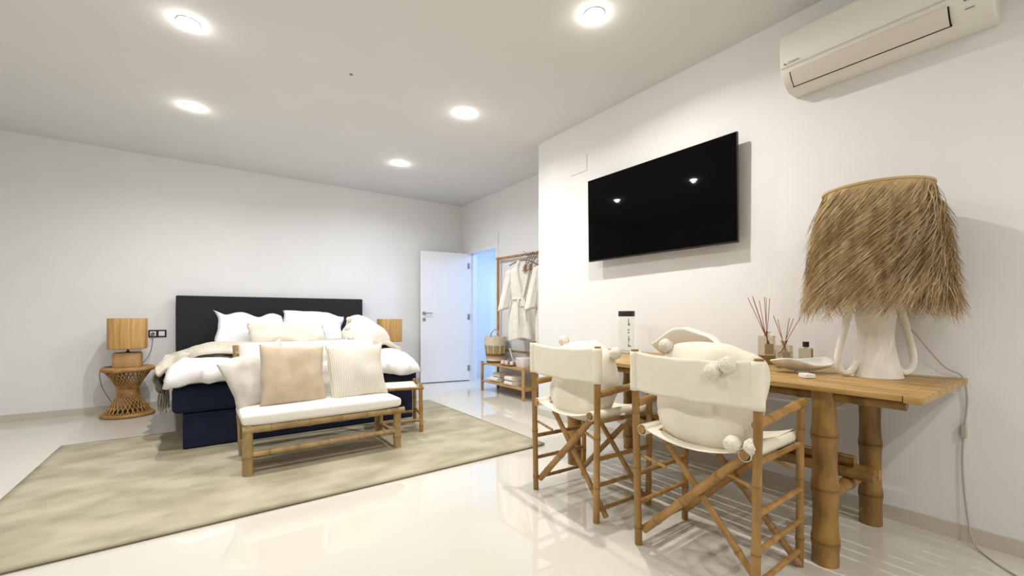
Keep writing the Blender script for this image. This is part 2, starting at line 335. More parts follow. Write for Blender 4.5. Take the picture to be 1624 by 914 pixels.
# ------------------------------------------------------------ bed
bed = thing('box_spring_bed', 'navy box spring double bed with tall charcoal headboard against back wall', 'bed', (.78, 5.07, 0))
def rel(o, root):  # mesh was built in world coordinates; keep it there under an unrotated root
    o.location = Vector(o.location) - root.location; return o
rel(MB().b2((-.12, 4.06, .02), (1.70, 6.05, .285)).build('bed_base', M['navy'], bed, bevel=.012), bed)
rel(MB().b2((-.185, 4.04, .29), (1.74, 6.06, .50)).build('box_spring', M['navy'], bed, bevel=.04), bed)
rel(MB().b2((-.16, 4.08, .50), (1.71, 6.04, .60)).build('mattress', M['white_cloth'], bed, bevel=.03), bed)
rel(MB().b2((-.24, 6.08, .02), (1.81, 6.17, 1.25)).build('headboard', M['char'], bed, bevel=.012), bed)
for x in (-.05, 1.62):
    for y in (4.15, 5.95): rel(MB().b2((x - .03, y - .03, 0), (x + .03, y + .03, .03)).build('foot', M['black'], bed), bed)

def duvet(a, b):
    x = -.22 + 1.97 * a; y = 3.985 + 2.0 * b
    ex = min(a, 1 - a) * 2.02; ey = b * 2.0
    e = min(1, ex / .12) ; e2 = min(1, ey / .13)
    k = (1 - (1 - e) ** 2.2) * (1 - (1 - e2) ** 2.2)
    z = .50 + .145 * max(k, 0) ** .5
    z += .030 * noise.noise(Vector((x * 2.6, y * 2.6, 1))) + .020 * noise.noise(Vector((x * 6, y * 5, 4))) + .01 * noise.noise(Vector((x * 13, y * 11, 7)))
    if ey < .25: z += .025 * max(0, 1 - ey / .25) * (math.sin(x * 6 + 1) - .2) + .02 * (1 if x < .3 else .0) * math.sin(PI * ey / .25)
    y += (.03 * noise.noise(Vector((x * 4, 3, z * 3))) + .03 * noise.noise(Vector((x * 11, 3, z * 14)))) * (1 - e2)
    z += .018 * abs(noise.noise(Vector((x * 9 + y * 4, y * 7 - x * 3, 2)))) * k
    x += .03 * noise.noise(Vector((y * 4, 8, 1))) * (1 - e)
    return (x, y, z)
mb = MB(); mb.grid(duvet, 90, 90)
# underside rim so that it reads as a thick quilt
o = mb.build('duvet', M['white_cloth'], solid=.03); tag(o, 'puffy white duvet spread over the bed, spilling past its foot', 'duvet')
# throw across bed
def throw(a, b):
    # a across the bed (left hanging end to right), b along the bed
    path = smooth_throw
    f = a * (len(path) - 1); i = min(int(f), len(path) - 2); p = path[i].lerp(path[i + 1], f - i)
    L_ = min(1, a * 5)
    y = 5.02 + .05 * (1 - a) + (b - .5) * (.34 + .72 * L_) + .05 * noise.noise(Vector((a * 6, b * 3, 2)))
    fold = .024 * math.sin(b * 24 + 2.5 * noise.noise(Vector((a * 5, 0, 0))) * 2) + .02 * noise.noise(Vector((a * 16, b * 9, 5)))
    z = p.y; x = p.x
    n_ = 1 if a > .16 else 0
    if n_: z += fold * 1.5 + .03 * math.sin(PI * b)
    else: x -= fold * .8
    y += .02 * math.sin(a * 40 + b * 5)
    return (x, y, z)
smooth_throw = [Vector((p.x, p.z, 0)) for p in smoothpath([(-.29, 0, .34), (-.325, 0, .46), (-.315, 0, .53), (-.25, 0, .595), (-.12, 0, .64), (.08, 0, .69), (.6, 0, .68), (1.1, 0, .68), (1.5, 0, .69), (1.66, 0, .69), (1.78, 0, .62), (1.80, 0, .56)], 6)]
t = MB(); t.grid(throw, 110, 46); th = t.build('knitted_throw', M['throw'], solid=.016); tag(th, 'cream knitted throw laid across the bed with fringe hanging at the left side', 'throw blanket')
fr = MB()
for k in range(26):
    b_ = k / 25; p = Vector(throw(0, b_)); q = p + Vector((random.uniform(-.02, .02), random.uniform(-.02, .02), -random.uniform(.12, .19)))
    fr.tube(smoothpath([p + Vector((0, 0, .03)), (p + q) / 2 + Vector((random.uniform(-.012, .012), random.uniform(-.01, .01), 0)), q], 4), [.007] * 4 + [.006] * 4 + [.004], 6)
fr.build('fringe', M['throw'], th)

# pillows on the bed
G = 'pillows against the headboard'
cushion('bed_pillow', M['white_cloth'], .70, .46, .2, (.46, 5.84, .83), (R(-22), R(3), R(2)), 'white bed pillow leaning on the left part of the charcoal headboard', G, 'pillow', seed=1, pinch=.05, wr=.014, wave=.05)
cushion('bed_pillow', M['white_cloth'], .72, .46, .2, (1.14, 5.86, .83), (R(-20), R(5), R(-2)), 'white bed pillow leaning on the right part of the charcoal headboard, one corner raised', G, 'pillow', seed=14, pinch=.07, wr=.014, wave=.05)
cushion('lumbar_pillow', M['linen_cream'], .80, .30, .17, (.82, 5.58, .79), (R(-24), R(-1), R(-2)), 'long cream lumbar pillow in front of the white bed pillows', None, 'pillow', seed=6, pinch=.03, wr=.01, wave=.025)
cu = thing('pompom_cushion', 'domed cream cushion with pompom corners on the right side of the bed', 'cushion', (1.57, 5.12, .775), 0, None, (R(-38), R(26), R(-6)))
cushion('cushion_body', M['linen_cream'], .56, .46, .27, (0, 0, 0), (0, 0, 0), parent=cu, seed=9, pinch=.0, p=.5, wave=.02, rc=.25)
for q, (x, z) in enumerate(((-.27, .07), (-.25, -.06), (-.18, -.17))):
    o = pompom_mb(.03, q).build('pompom', M['pompom'], cu); o.location = (x, -.07, z)

# ------------------------------------------------------------ bench
bx0, bx1, by0, by1 = .232, 1.215, 3.185, 3.66
bench = thing('bamboo_bench', 'low pale bamboo bench with white seat pads at the foot of the bed', 'bench', (0, 0, 0))
P_ = M['bamboo_pale']
for nm, a, b, r in (('front_leg', (bx0, by0, .012), (bx0, by0, .335), .031), ('front_leg', (bx1, by0 + .02, .012), (bx1, by0 + .02, .315), .029),
                 ('rear_post', (bx0, by1, .012), (bx0 - .03, by1 + .19, .80), .020), ('rear_post', (bx1, by1, .012), (bx1 + .02, by1 + .17, .74), .020),
                 ('seat_rail', (bx0 - .03, by0 - .01, .305), (bx1 + .05, by0 + .01, .30), .024), ('seat_rail', (bx0 - .02, by1, .30), (bx1 + .03, by1, .30), .022),
                 ('end_rail', (bx0, by0 + .02, .30), (bx0, by1, .30), .022), ('end_rail', (bx1, by0 + .02, .30), (bx1, by1, .30), .022),
                 ('stretcher', (bx0 + .01, by0, .145), (bx1, by0 + .02, .145), .019), ('end_stretcher', (bx0, by0, .12), (bx0, by1, .12), .017),
                 ('end_stretcher', (bx1, by0, .12), (bx1, by1, .12), .017), ('back_rail', (bx0 - .03, by1 + .17, .74), (bx1 + .02, by1 + .16, .70), .017),
                 ('back_rail', (bx0 - .01, by1 + .07, .42), (bx1 + .01, by1 + .07, .42), .017)):
    bam(MB(), a, b, r, .2, 12).build(nm, P_, bench)
sl = MB()
for k in range(5): bam(sl, (bx0, by0 + .08 + k * .085, .302), (bx1, by0 + .08 + k * .085, .302), .012, .25, 8)
sl.build('seat_slats', P_, bench)
def slab(name, m, dims, loc, rot, parent, seed, bulge=.01):
    x, y, z = dims; mb = MB(); nn = 26
    def prof(s_):
        def f(a, b):
            u = 2 * a - 1; v = 2 * b - 1; e = ((1 - u ** 6) * (1 - v ** 6)) if abs(u) < 1 and abs(v) < 1 else 0
            return (u * x / 2, v * y / 2, s_ * (z / 2 * (.72 + .28 * max(0, e) ** .4) + bulge * e * (1 + noise.noise(Vector((u * 3, v * 3, seed + s_))))))
        return f
    mb.grid(prof(1), nn, nn)
    mb.grid(prof(-1), nn, nn)
    # side band
    def side(a, b):
        q = a * 4; k = int(q) % 4; f = q - int(q)
        c = [(-1, -1), (1, -1), (1, 1), (-1, 1), (-1, -1)]
        u = c[k][0] + (c[k + 1][0] - c[k][0]) * f; v = c[k][1] + (c[k + 1][1] - c[k][1]) * f
        s_ = 2 * b - 1; bl = 1 + .01 * (1 - s_ * s_)
        return (u * x / 2 * bl, v * y / 2 * bl, s_ * z / 2 * .72)
    mb.grid(side, nn * 4, 4, True)
    o = weld(mb.build(name, m, parent)); o.location = loc; o.rotation_euler = rot; o.modifiers.new('s', 'SUBSURF').render_levels = 1; return o
slab('seat_pad', M['seat_white'], (1.03, .47, .085), (.715, 3.40, .367), (0, 0, R(.8)), bench, 1)
slab('back_pad', M['seat_white'], (.96, .42, .09), (.70, 3.66, .615), (R(76), 0, R(-1)), bench, 5, .012)

G = 'scatter cushions on the bamboo bench'
cushion('scatter_cushion', M['linen_grey'], .42, .39, .16, (.335, 3.50, .60), (R(-18), R(-22), R(-4)), 'oatmeal linen cushion leaning over the left end of the bench', G, seed=2, wr=.011, wave=.02)
cushion('scatter_cushion', M['linen_beige'], .43, .43, .15, (.525, 3.395, .60), (R(-16), R(2), R(6)), 'plain darker beige cushion in the middle of the bench', G, seed=3, pinch=.05, wave=.012)
cushion('scatter_cushion', M['ribbed'], .44, .42, .16, (.975, 3.425, .59), (R(-16), R(-2), R(2)), 'finely ribbed off-white cushion at the right end of the bench', G, seed=5, wave=.012)

# ------------------------------------------------------------ stool by the bed
st = thing('bamboo_stool', 'small bamboo stool with white canvas seat between bench and bed', 'stool', (1.425, 3.72, 0), R(-14))
wx, wy = .17, .185
for x in (-wx, wx):
    for y in (-wy, wy):
        bam(MB(), (x, y, .012), (x * .97, y * .9, .43), .017, .16).build('leg', M['bamboo'], st)
for y in (-wy, wy):
    bam(MB(), (-wx - .02, y * .93, .395), (wx + .02, y * .93, .395), .014, .2).build('seat_rail', M['bamboo'], st)
    bam(MB(), (-wx, y, .12), (wx, y, .12), .012, .2).build('stretcher', M['bamboo'], st)
for x in (-wx, wx):
    bam(MB(), (x, -wy, .16), (x, wy, .16), .012, .2).build('stretcher', M['bamboo'], st)
    bam(MB(), (x, -wy, .375), (x, wy, .375), .012, .2).build('side_rail', M['bamboo'], st)
MB().grid(lambda a, b: (-wx + .012 + (2 * wx - .024) * a, -wy * .93 + 2 * wy * .93 * b, .405 - .02 * math.sin(PI * b)), 8, 12).build('seat', M['canvas'], st, solid=.004)

# ------------------------------------------------------------ left side table, lamps
def hourglass():
    t = thing('rattan_side_table', 'hourglass woven rattan side table left of the bed', 'side table', (-.62, 5.91, 0))
    Rr = .195
    ws_ = MB(); rt_ = MB()
    for k in range(27):
        for s_ in (-1, 1):
            a0 = 2 * PI * k / 27 + (0.05 if s_ > 0 else 0); a1 = a0 + s_ * R(128); pts = []
            p0 = Vector((Rr * math.cos(a0), Rr * math.sin(a0), .025)); p1 = Vector((Rr * math.cos(a1), Rr * math.sin(a1), .475))
            for j in range(9):
                f = j / 8; pts.append(p0.lerp(p1, f) * 1)
            ws_.tube(pts, .0048, 6)
    ws_.build('woven_body', M['rattan'], t)
    ring = lambda r, z, rr: [(r * math.cos(2 * PI * k / 40), r * math.sin(2 * PI * k / 40), z) for k in range(41)]
    MB().tube(ring(.20, .018, 0), .018, 10).tube(ring(.175, .03, 0), .008, 8).build('base_ring', M['rattan'], t)
    tp = MB(); tp.lathe([(.0, .455), (.16, .452), (.195, .455), (.215, .472), (.213, .492), (.2, .502), (.15, .500), (0, .499)], n=40, cap=False); tp.tube(ring(.196, .478, 0), .021, 12).tube(ring(.15, .497, 0), .006, 8).tube(ring(.17, .499, 0), .006, 8); tp.build('top', M['rattan'], t)
    wb = MB()
    for z in (.235, .243, .251, .259, .267): wb.tube(ring(.088, z, 0), .006, 6)
    wb.build('waist_binding', M['rattan'], t)
    return t
hourglass()
def table_lamp(loc, label, rz=0):
    t = thing('table_lamp', label, 'table lamp', loc, rz, 'veneer bedside lamps')
    MB().lathe([(.0, 0), (.105, 0), (.112, .006), (.113, .02), (.113, .128), (.110, .142), (.10, .147), (0, .148)], n=48, cap=False, power=6).build('lamp_base', M['baseblock'], t)
    MB().tube([(0, 0, .145), (0, 0, .22)], .010, 12).tube([(0, 0, .146), (0, 0, .158)], .022, 16).build('lamp_neck', M['bronze'], t)
    MB().lathe([(.0, .198), (.05, .192), (.148, .186), (.154, .192), (.154, .49), (.150, .496), (.146, .492), (.146, .196)], n=56, cap=False, power=3.4).build('lamp_shade', M['lampwood'], t)
    return t
LL = table_lamp((-.62, 5.88, .501), 'wood veneer table lamp standing on the hourglass rattan table')
table_lamp((2.09, 5.80, .48), 'wood veneer table lamp right of the bed, half hidden by cushions', 0)
# bedside table at the right, hidden behind the bed
t = thing('bedside_table', 'rattan bedside table behind the right side of the bed carrying a lamp', 'side table', (2.09, 5.80, 0))
MB().lathe([(0, .44), (.18, .44), (.2, .455), (.2, .47), (.19, .48), (0, .48)], n=30, cap=False).build('top', M['rattan'], t)
MB().lathe([(.19, 0), (.19, .03), (.08, .24), (.19, .44)], n=30).build('woven_body', M['rattan'], t)

def socket(x, z, label):
    t = thing('wall_socket', label, 'wall socket', (x, YB, z), 0, 'black framed sockets beside the bed')
    MB().b2((-.078, -.010, -.041), (.078, 0, .041)).build('frame', M['black'], t, bevel=.003)
    mb = MB().b2((-.065, -.014, -.027), (-.013, -.009, .025)); mb.build('socket_insert', M['white'], t, bevel=.002)
    MB().tube([(-.039, -.0145, -.001), (-.039, -.0155, -.001)], .017, 20).build('socket_hole', M['dark'], t)
    MB().b2((.010, -.015, -.027), (.062, -.009, .025)).build('switch_rocker', M['white'], t, bevel=.002)
    return t
socket(-.405, .825, 'black double wall socket next to the left bedside lamp')
socket(1.985, .83, 'black double wall socket between headboard and right lamp')
# cable of left lamp
c = MB().tube(smoothpath([(-.444, 6.184, .80), (-.447, 6.18, .74), (-.46, 6.15, .64), (-.50, 6.08, .54), (-.545, 6.02, .512)]), .004, 6)
c.tube([(-.444, 6.186, .822), (-.444, 6.155, .822)], .016, 12)
rel(c.build('cable', M['wire_dark'], LL), LL)
c = MB().tube(smoothpath([(-.62, 6.0, .52), (-.74, 5.98, .508), (-.815, 5.94, .500), (-.838, 5.93, .45), (-.835, 5.95, .36), (-.815, 5.97, .27), (-.78, 6.02, .17), (-.75, 6.10, .08), (-.73, 6.16, .006)]), .0035, 6)
rel(c.build('cable', M['wire_dark'], LL), LL)

# ------------------------------------------------------------ television
tv = thing('television', 'black flat television mounted on the right wall above the table', 'television', (2.735, 2.017, 1.84), 0, None, (0, R(-0.9), R(0.9)))
MB().b2((-.006, -.637, -.35), (.014, .637, .35)).build('bezel', M['black'], tv, bevel=.002)
MB().b2((-.0075, -.633, -.338), (-.0055, .633, .346)).build('screen', M['screen'], tv)
MB().b2((.012, -.45, -.30), (.045, .45, .10)).build('rear_housing', M['black'], tv, bevel=.01)
MB().b2((.045, -.15, -.15), (.088, .15, .15)).build('wall_bracket', M['black'], tv)
MB().b2((-.004, -.50, -.356), (.01, -.42, -.349)).build('sensor_bar', M['grey_ink'], tv)

# ------------------------------------------------------------ air conditioner
ax0, ay0, ay1 = XR, .285, 1.085
ac = thing('air_conditioner', 'white split air conditioner mounted high at the right end of the wall', 'air conditioner', (XR, (ay0 + ay1) / 2, 2.30))
prof = [(0, .0), (-.10, -.002), (-.135, .012), (-.17, .035), (-.195, .068), (-.205, .10), (-.21, .14), (-.212, .26), (-.205, .285), (-.185, .297), (0, .30)]
hw = (ay1 - ay0) / 2
def extr(prof, y0, y1):
    mb = MB(); n = len(prof); vs = [(x, y0, z) for x, z in prof] + [(x, y1, z) for x, z in prof]
    fs = [(i, (i + 1) % n, (i + 1) % n + n, i + n) for i in range(n)] + [tuple(range(n)), tuple(range(n, 2 * n))[::-1]]
    return mb.add(vs, fs)
extr(prof, -hw, hw).build('housing', M['ac'], ac, bevel=.006)
fl = lambda f: (-.118 - .0785 * f, .003 + .071 * f)
# outlet flap with dark gap round it
g_ = MB()
for k in (-.0015, .0015): g_.tube([(-.1445 + k, -hw + .128, .0085 - k), (-.1445 + k, hw - .043, .0085 - k)], .0028, 8)
for yy in (-hw + .132, hw - .047): g_.tube([(-.1445, yy, .0095), (-.1765, yy, .0335), (-.2005, yy, .070)], .0026, 8)
g_.build('outlet_slot', M['dark'], ac)
def flap(y0, y1):
    return extr([(-.1465, .0100), (-.1740, .0335), (-.2005, .0690), (-.2045, .0705), (-.1775, .0315), (-.1490, .0065)], y0, y1)
flap(-hw + .135, hw - .05).build('air_flap', M['ac2'], ac)
MB().b2((-.2125, -hw + .006, .098), (-.2085, hw - .006, .0995)).build('panel_seam', M['joint'], ac)
MB().b2((-.199, -hw + .055, .066), (-.196, -hw + .085, .070)).build('display_light', M['grey_ink'], ac)
MB().b2((-.180, -hw + .055, .036), (-.177, -hw + .085, .039)).build('display_light', M['grey_ink'], ac)
fc = bpy.data.curves.new('maker_mark', 'FONT'); fc.body = 'DAIKIN'; fc.size = .016; fc.extrude = .0004; fc.space_character = 1.05
fo = bpy.data.objects.new('maker_mark', fc); C.objects.link(fo)
dg = bpy.context.evaluated_depsgraph_get(); me = bpy.data.meshes.new_from_object(fo.evaluated_get(dg)); bpy.data.objects.remove(fo)
me.materials.clear(); me.materials.append(M['grey_ink'])
lg = bpy.data.objects.new('maker_mark', me); C.objects.link(lg); lg.parent = ac; lg.location = (-.2120, hw - .042, .113); lg.rotation_euler = (R(90), 0, R(-90))
MB().add([(-.2125, hw - .022, .113), (-.2125, hw - .038, .113), (-.2125, hw - .022, .125)], [(0, 1, 2)]).build('maker_triangle', M['grey_ink'], ac, solid=.0006)

# ------------------------------------------------------------ dining table
TZ = .745; tx0, tx1, ty0, ty1 = 2.01, 2.80, .38, 2.50
tb = thing('bamboo_table', 'long rustic bamboo table standing along the right wall', 'table', (0, 0, 0))
top = MB(); ns = 13; sw = (tx1 - tx0) / ns
for k in range(ns):
    x0 = tx0 + k * sw + .0045; x1 = tx0 + (k + 1) * sw - .0045
    top.b2((x0, ty0 + .055, TZ - .022 + random.uniform(-.001, .001)), (x1, ty1 - .055, TZ + random.uniform(-.001, .0)))
top.b2((tx0 - .002, ty0, TZ - .026), (tx1, ty0 + .052, TZ + .001)).b2((tx0 - .002, ty1 - .052, TZ - .026), (tx1, ty1, TZ + .001))
top.build('tabletop', M['plank'], tb, bevel=.0025)
lx0, lx1, ly0, ly1 = 2.105, 2.69, .70, 2.18
B_ = M['bamboo_thick']
for x, y in ((lx0, ly0), (lx1, ly0), (lx0, ly1), (lx1, ly1)):
    bam(MB(), (x, y, 0), (x - .005, y + .004, TZ - .03), .048 if x == lx0 else .046, .21, 18, .009, .10, .043).build('leg', B_, tb)
for x in (lx0 - .005, lx1): bam(MB(), (x, ty0 + .06, TZ - .047), (x, ty1 - .06, TZ - .047), .021, .22, 12).build('under_rail', B_, tb)
for y in (ly0, ly1):
    bam(MB(), (lx0, y, .27), (lx1, y, .27), .027, .2, 12).build('cross_stretcher', B_, tb)
    bam(MB(), (lx0, y, TZ - .09), (lx1, y, TZ - .09), .020, .2, 12).build('cross_rail', B_, tb)
for x in (2.36, 2.44): bam(MB(), (x, ly0 - .1, .322), (x, ly1 + .1, .322), .024, .26, 12, .004).build('foot_rail', B_, tb)
bam(MB(), (2.40, ly0 - .02, .372), (2.40, ly1 + .1, .372), .022, .26, 12, .004).build('foot_rail', B_, tb)

# ------------------------------------------------------------ folding chairs
def make_chair(label, loc, rz):
    t = thing('directors_chair', label, 'chair', loc, rz, 'bamboo directors chairs at the table')
    W, D = .255, .19; m = M['bamboo']
    def cane(nm, a, b, r=.0135, seg=.17, par=t): return bam(MB(), a, b, r, seg, 10, 0, .13).build(nm, m, par)
    for s_ in (1, -1):
        cane('rear_post', (-D - .005, s_ * (W - .006), .0), (-D - .012, s_ * (W + .01), .875), .0165, .24)
        cane('front_post', (D, s_ * W, 0), (D + .01, s_ * W, .66), .0155, .22)
        cane('armrest', (-D - .01, s_ * W, .635), (D + .035, s_ * W, .668), .0185, .22)
        cane('seat_rail', (-D - .03, s_ * (W - .035), .525), (D + .03, s_ * (W - .035), .52), .0175, .2)
        cane('seat_support', (-D, s_ * W, .50), (D, s_ * W, .50), .011, .2)
        cane('side_stretcher', (-D, s_ * W, .315), (D, s_ * W, .315), .0115, .2)
        cane('side_stretcher', (-D, s_ * W, .185), (D, s_ * W, .185), .0105, .2)
        cane('side_stretcher', (-D, s_ * W, .065), (D, s_ * W, .065), .0105, .2)
    for x, o_ in ((-D + .018, .02), (D - .018, -.02)):
        cane('cross_brace', (x, W - .02, .065), (x, -(W - .04), .52), .018 if x < 0 else .0155, .2)
        cane('cross_brace', (x + .03 if x < 0 else x - .03, W - .075, .52), (x + .035 if x < 0 else x - .0, -W - .005, .015), .0145, .2)
        cane('brace_link', (x - .01, W - .01, .40), (x, W - .13, .375), .007, .2)
        cane('brace_link', (x - .01, -W + .01, .40), (x, -W + .12, .425), .007, .2)
    # canvas back wraps round both posts
    def back(a, b):
        y0 = W + .008; u = 2 * a - 1; z = .695 + .172 * b
        sg = 1 - u * u
        x = -D - .018 - .022 * sg ** .8 - .006 * math.sin(PI * b) * sg - .003
        z -= .010 * sg * (1 if b > .5 else .6) + .004 * noise.noise(Vector((u * 3, b * 2, 0)))
        x += .004 * noise.noise(Vector((u * 5, b * 3, 2)))
        return (x, -u * y0, z)
    bk = MB().grid(back, 30, 12)
    for s_ in (1, -1):
        def slv(a, b, s_=s_):
            an = 2 * PI * a; z = .692 + .175 * b; r = .0225 + .0015 * noise.noise(Vector((an, b * 4, s_)))
            return (-D - .011 + r * math.cos(an), s_ * (W + .006) + r * math.sin(an), z)
        bk.grid(slv, 18, 8, True)
    bk.build('canvas_back', M['canvas'], t, solid=.003)
    def seat(a, b):
        u = 2 * a - 1; x = -D - .022 + (2 * D + .05) * b
        z = .545 - .045 * (1 - u * u) - .006 * math.cos(PI * b)
        return (x, u * (W - .03), z)
    sc = MB().grid(seat, 24, 14)
    for s_ in (1, -1):
        def slv2(a, b, s_=s_):
            an = 2 * PI * a; return (-D - .022 + (2 * D + .05) * b, s_ * (W - .035) + .0225 * math.cos(an), .523 + .0225 * math.sin(an))
        sc.grid(slv2, 16, 6, True)
    sc.build('canvas_seat', M['canvas'], t, solid=.003)
    return t
ch = make_chair("cream canvas bamboo director's chair nearest the camera, in front of the large lamp end", (1.795, 1.0, 0), R(1.5))
ch2 = copy_tree(ch); ch2.location = (1.79, 1.735, 0); ch2.rotation_euler = (0, 0, R(-2)); ch2['label'] = "cream canvas bamboo director's chair farther away, beside the corner of the wall"

def sack(label, loc, rot, seed, poms):
    c = thing('pompom_cushion', label, 'cushion', loc, 0, 'pompom cushions on the chairs', rot)
    cushion('cushion_body', M['linen_cream'], .45, .41, .22, (0, 0, 0), (0, 0, 0), parent=c, seed=seed, pinch=.0, wr=.008, sag=.03, p=.38, wave=.015, rc=.22)
    for q, p in enumerate(poms):
        o = pompom_mb(.031, q + seed).build('pompom', M['pompom'], c); o.location = p
    return c
sack('cream cushion with yarn pompoms on the nearer chair, spilling over its canvas back', (1.735, .995, .705), (R(-10), R(3), R(-90)), 3,
     ((-.195, -.06, .168), (.115, -.202, .085), (.160, -.192, .118), (.185, -.12, -.165), (.245, -.10, -.16)))
sack('cream cushion with yarn pompoms on the farther chair, low behind its canvas back', (1.735, 1.735, .675), (R(-8), R(2), R(-92)), 8,
     ((.225, -.01, .165), (-.20, .0, .195), (.205, .03, -.16), (.235, .08, -.165), (-.20, .02, -.19)))

# ------------------------------------------------------------ big grass lamp
gl = thing('grass_shade_lamp', 'large table lamp with shaggy dried grass shade and white looped vase base', 'table lamp', (2.55, .645, TZ))
vb = MB(); 
def vase(a, b):
    an = 2 * PI * a; z = b * .36
    r = .088 + .012 * math.cos(b * 3.0) - .022 * math.sin(PI * min(1, b * 1.2)) + .002 * noise.noise(Vector((an, b * 5, 1)))
    if b > .8: r -= (b - .8) * .12
    return (r * math.cos(an), r * math.sin(an), z)
vb.grid(vase, 36, 24, True); vb.add([(0, 0, 0)] + [vase(i / 36, 0) for i in range(36)], [(0, (i + 1) % 36 + 1, i + 1) for i in range(36)])
vb.build('vase_base', M['plaster'], gl)
dv = Vector((.812, -.583, 0))   # handles spread across the view of someone facing the lamp
for s_ in (1, -1):
    hpath = [(.06, .37), (.115, .32), (.145, .22), (.175, .10), (.172, .045), (.148, .018), (.115, .024), (.088, .065)]
    MB().tube(smoothpath([dv * (s_ * x) + Vector((0, 0, z)) for x, z in hpath], 6), .0145, 12).build('loop_handle', M['plaster'], gl)
MB().tube([(0, 0, .35), (0, 0, .48)], .012, 12).tube([(0, 0, .48), (0, 0, .60)], .03, 14).build('lamp_stem', M['white'], gl)
z0, z1 = .30, .870
MB().lathe([(.218, z0 + .12), (.20, z1 - .004), (.196, z1 - .004), (.214, z0 + .12)], n=48, cap=False).build('shade_lining', M['grass_in'], gl)
gr = MB(); rnd = random.Random(5)
NS = 6800
for k in range(NS):
    zf = rnd.random() ** .85; zz = z1 - .005 - zf * (z1 - z0 - .12); a = rnd.uniform(0, 2 * PI)
    rb = .200 + .027 * zf
    Ls = rnd.uniform(.14, .27) * (1.0 if zf < .8 else .8); out = rnd.uniform(.012, .072) + .016 * zf
    sweep = rnd.gauss(-.95, .25) * (1 - .55 * max(0, zf - .45) / .55)
    pts = []
    for j in range(4):
        f = j / 3; aa = a + sweep * f * Ls / .22; rr = rb + out * (f ** .8) + rnd.uniform(-.002, .002)
        pts.append(Vector((min(rr * math.cos(aa), .268), rr * math.sin(aa), zz - Ls * f * (.9 - .0 * f))))
    wd = rnd.uniform(.0016, .0040); vs = []
    ca, sa = math.cos(a), math.sin(a)
    tw = rnd.uniform(-.8, .8)
    sdv = Vector((-sa, ca, 0)) * math.cos(tw) + Vector((ca, sa, 0)) * math.sin(tw)
    for j, p in enumerate(pts):
        ww = wd * (1 - j / 3.4); vs += [p - sdv * ww, p + sdv * ww]
    gr.add(vs, [(0, 1, 3, 2), (2, 3, 5, 4), (4, 5, 7, 6)])
go = gr.build('grass_shade', M['grass'], gl, smooth=False); go['kind'] = 'stuff'
MB().lathe([(.201, z1 - .010), (.2045, z1 - .008), (.2045, z1 + .001), (.201, z1 + .002), (.197, z1)], n=56, cap=False).build('shade_rim', M['grass_in'], gl)
# cord of the lamp
c = MB().tube(smoothpath([(2.66, .60, TZ + .30), (2.72, .53, TZ + .18), (2.78, .455, TZ + .05), (2.808, .40, TZ + .006), (2.818, .385, .66), (2.820, .39, .56), (2.818, .397, .46), (2.818, .40, .36), (2.815, .395, .25), (2.81, .385, .14), (2.79, .37, .05), (2.74, .335, .006), (2.60, .22, .005), (2.5, .05, .005)], 8), .0035, 6)
co = rel(c.build('lamp_cord', M['wire'], gl), gl)
MB().box((2.818, .396, .50), (.018, .022, .055)).build('cord_switch', M['wire'], co, bevel=.005)

# ------------------------------------------------------------ things on the table
t = thing('carafe', 'tall clear glass carafe with black lid at the far end of the table', 'carafe', (2.60, 2.14, TZ))
MB().lathe([(0, .0), (.052, 0), (.056, .004), (.056, .275), (.052, .275), (.052, .008), (0, .008)], n=36, cap=False).build('glass_body', M['glass'], t)
MB().lathe([(0, .275), (.060, .275), (.061, .28), (.061, .312), (.058, .316), (0, .316)], n=36, cap=False).build('lid', M['black'], t)
mk = MB(); tt = Vector((-.583, -.812, 0)); sd = Vector((.812, -.583, 0))
for q, (dz, wd, hh, dx) in enumerate(((.24, .006, .035, 0), (.215, .014, .018, .003), (.175, .010, .012, 0), (.155, .014, .008, 0), (.125, .006, .014, 0), (.105, .010, .022, .003), (.085, .006, .012, 0), (.06, .008, .022, 0), (.055, .018, .008, .010))):
    p = tt * .0565 + sd * dx; mk.box((p.x, p.y, dz), (wd, .0012, hh), (0, 0, math.atan2(sd.y, sd.x)))
mk.build('printed_script', M['grey_ink'], t)

def shell_bowl(name, label, loc, rz, L_, W_, H_, m, fold, cat='bowl'):
    mb = MB()
    def f(a, b):
        an = 2 * PI * a; r = b
        ca, sa = math.cos(an), math.sin(an)
        tip = 1 + .18 * abs(ca) ** 6
        x = L_ / 2 * r * ca * tip; y = W_ / 2 * r * sa
        z = .008 + H_ * (r ** 2.2) * (.72 + .28 * math.sin(an * 2 + fold)) + .05 * H_ * math.sin(an * 5) * r * r
        if r > .9: x *= .985; y *= .96
        return (x, y, z)
    mb.grid(f, 48, 18, True); mb.add([(0, 0, 0)] + [(L_ * .12 * math.cos(2 * PI * i / 20), W_ * .14 * math.sin(2 * PI * i / 20), 0) for i in range(20)] + [(L_ * .12 * math.cos(2 * PI * i / 20), W_ * .14 * math.sin(2 * PI * i / 20), .012) for i in range(20)],
       [(0, i + 1, (i + 1) % 20 + 1) for i in range(20)] + [(i + 1, (i + 1) % 20 + 1, (i + 1) % 20 + 21, i + 21) for i in range(20)])
    o = mb.build(name, m, solid=.006); o.location = loc; o.rotation_euler = (0, 0, rz); tag(o, label, cat); return o
shell_bowl('leaf_bowl', 'large white ceramic leaf-shaped bowl on the table behind the nearer chair', (2.42, 1.53, TZ + .003), R(-38), .37, .24, .195, M['ceramic'], -.87)
shell_bowl('shell_dish', 'shallow pearly shell dish beside the big grass lamp', (2.42, .90, TZ + .003), R(-40), .26, .15, .062, M['pearl'], .3, 'dish')
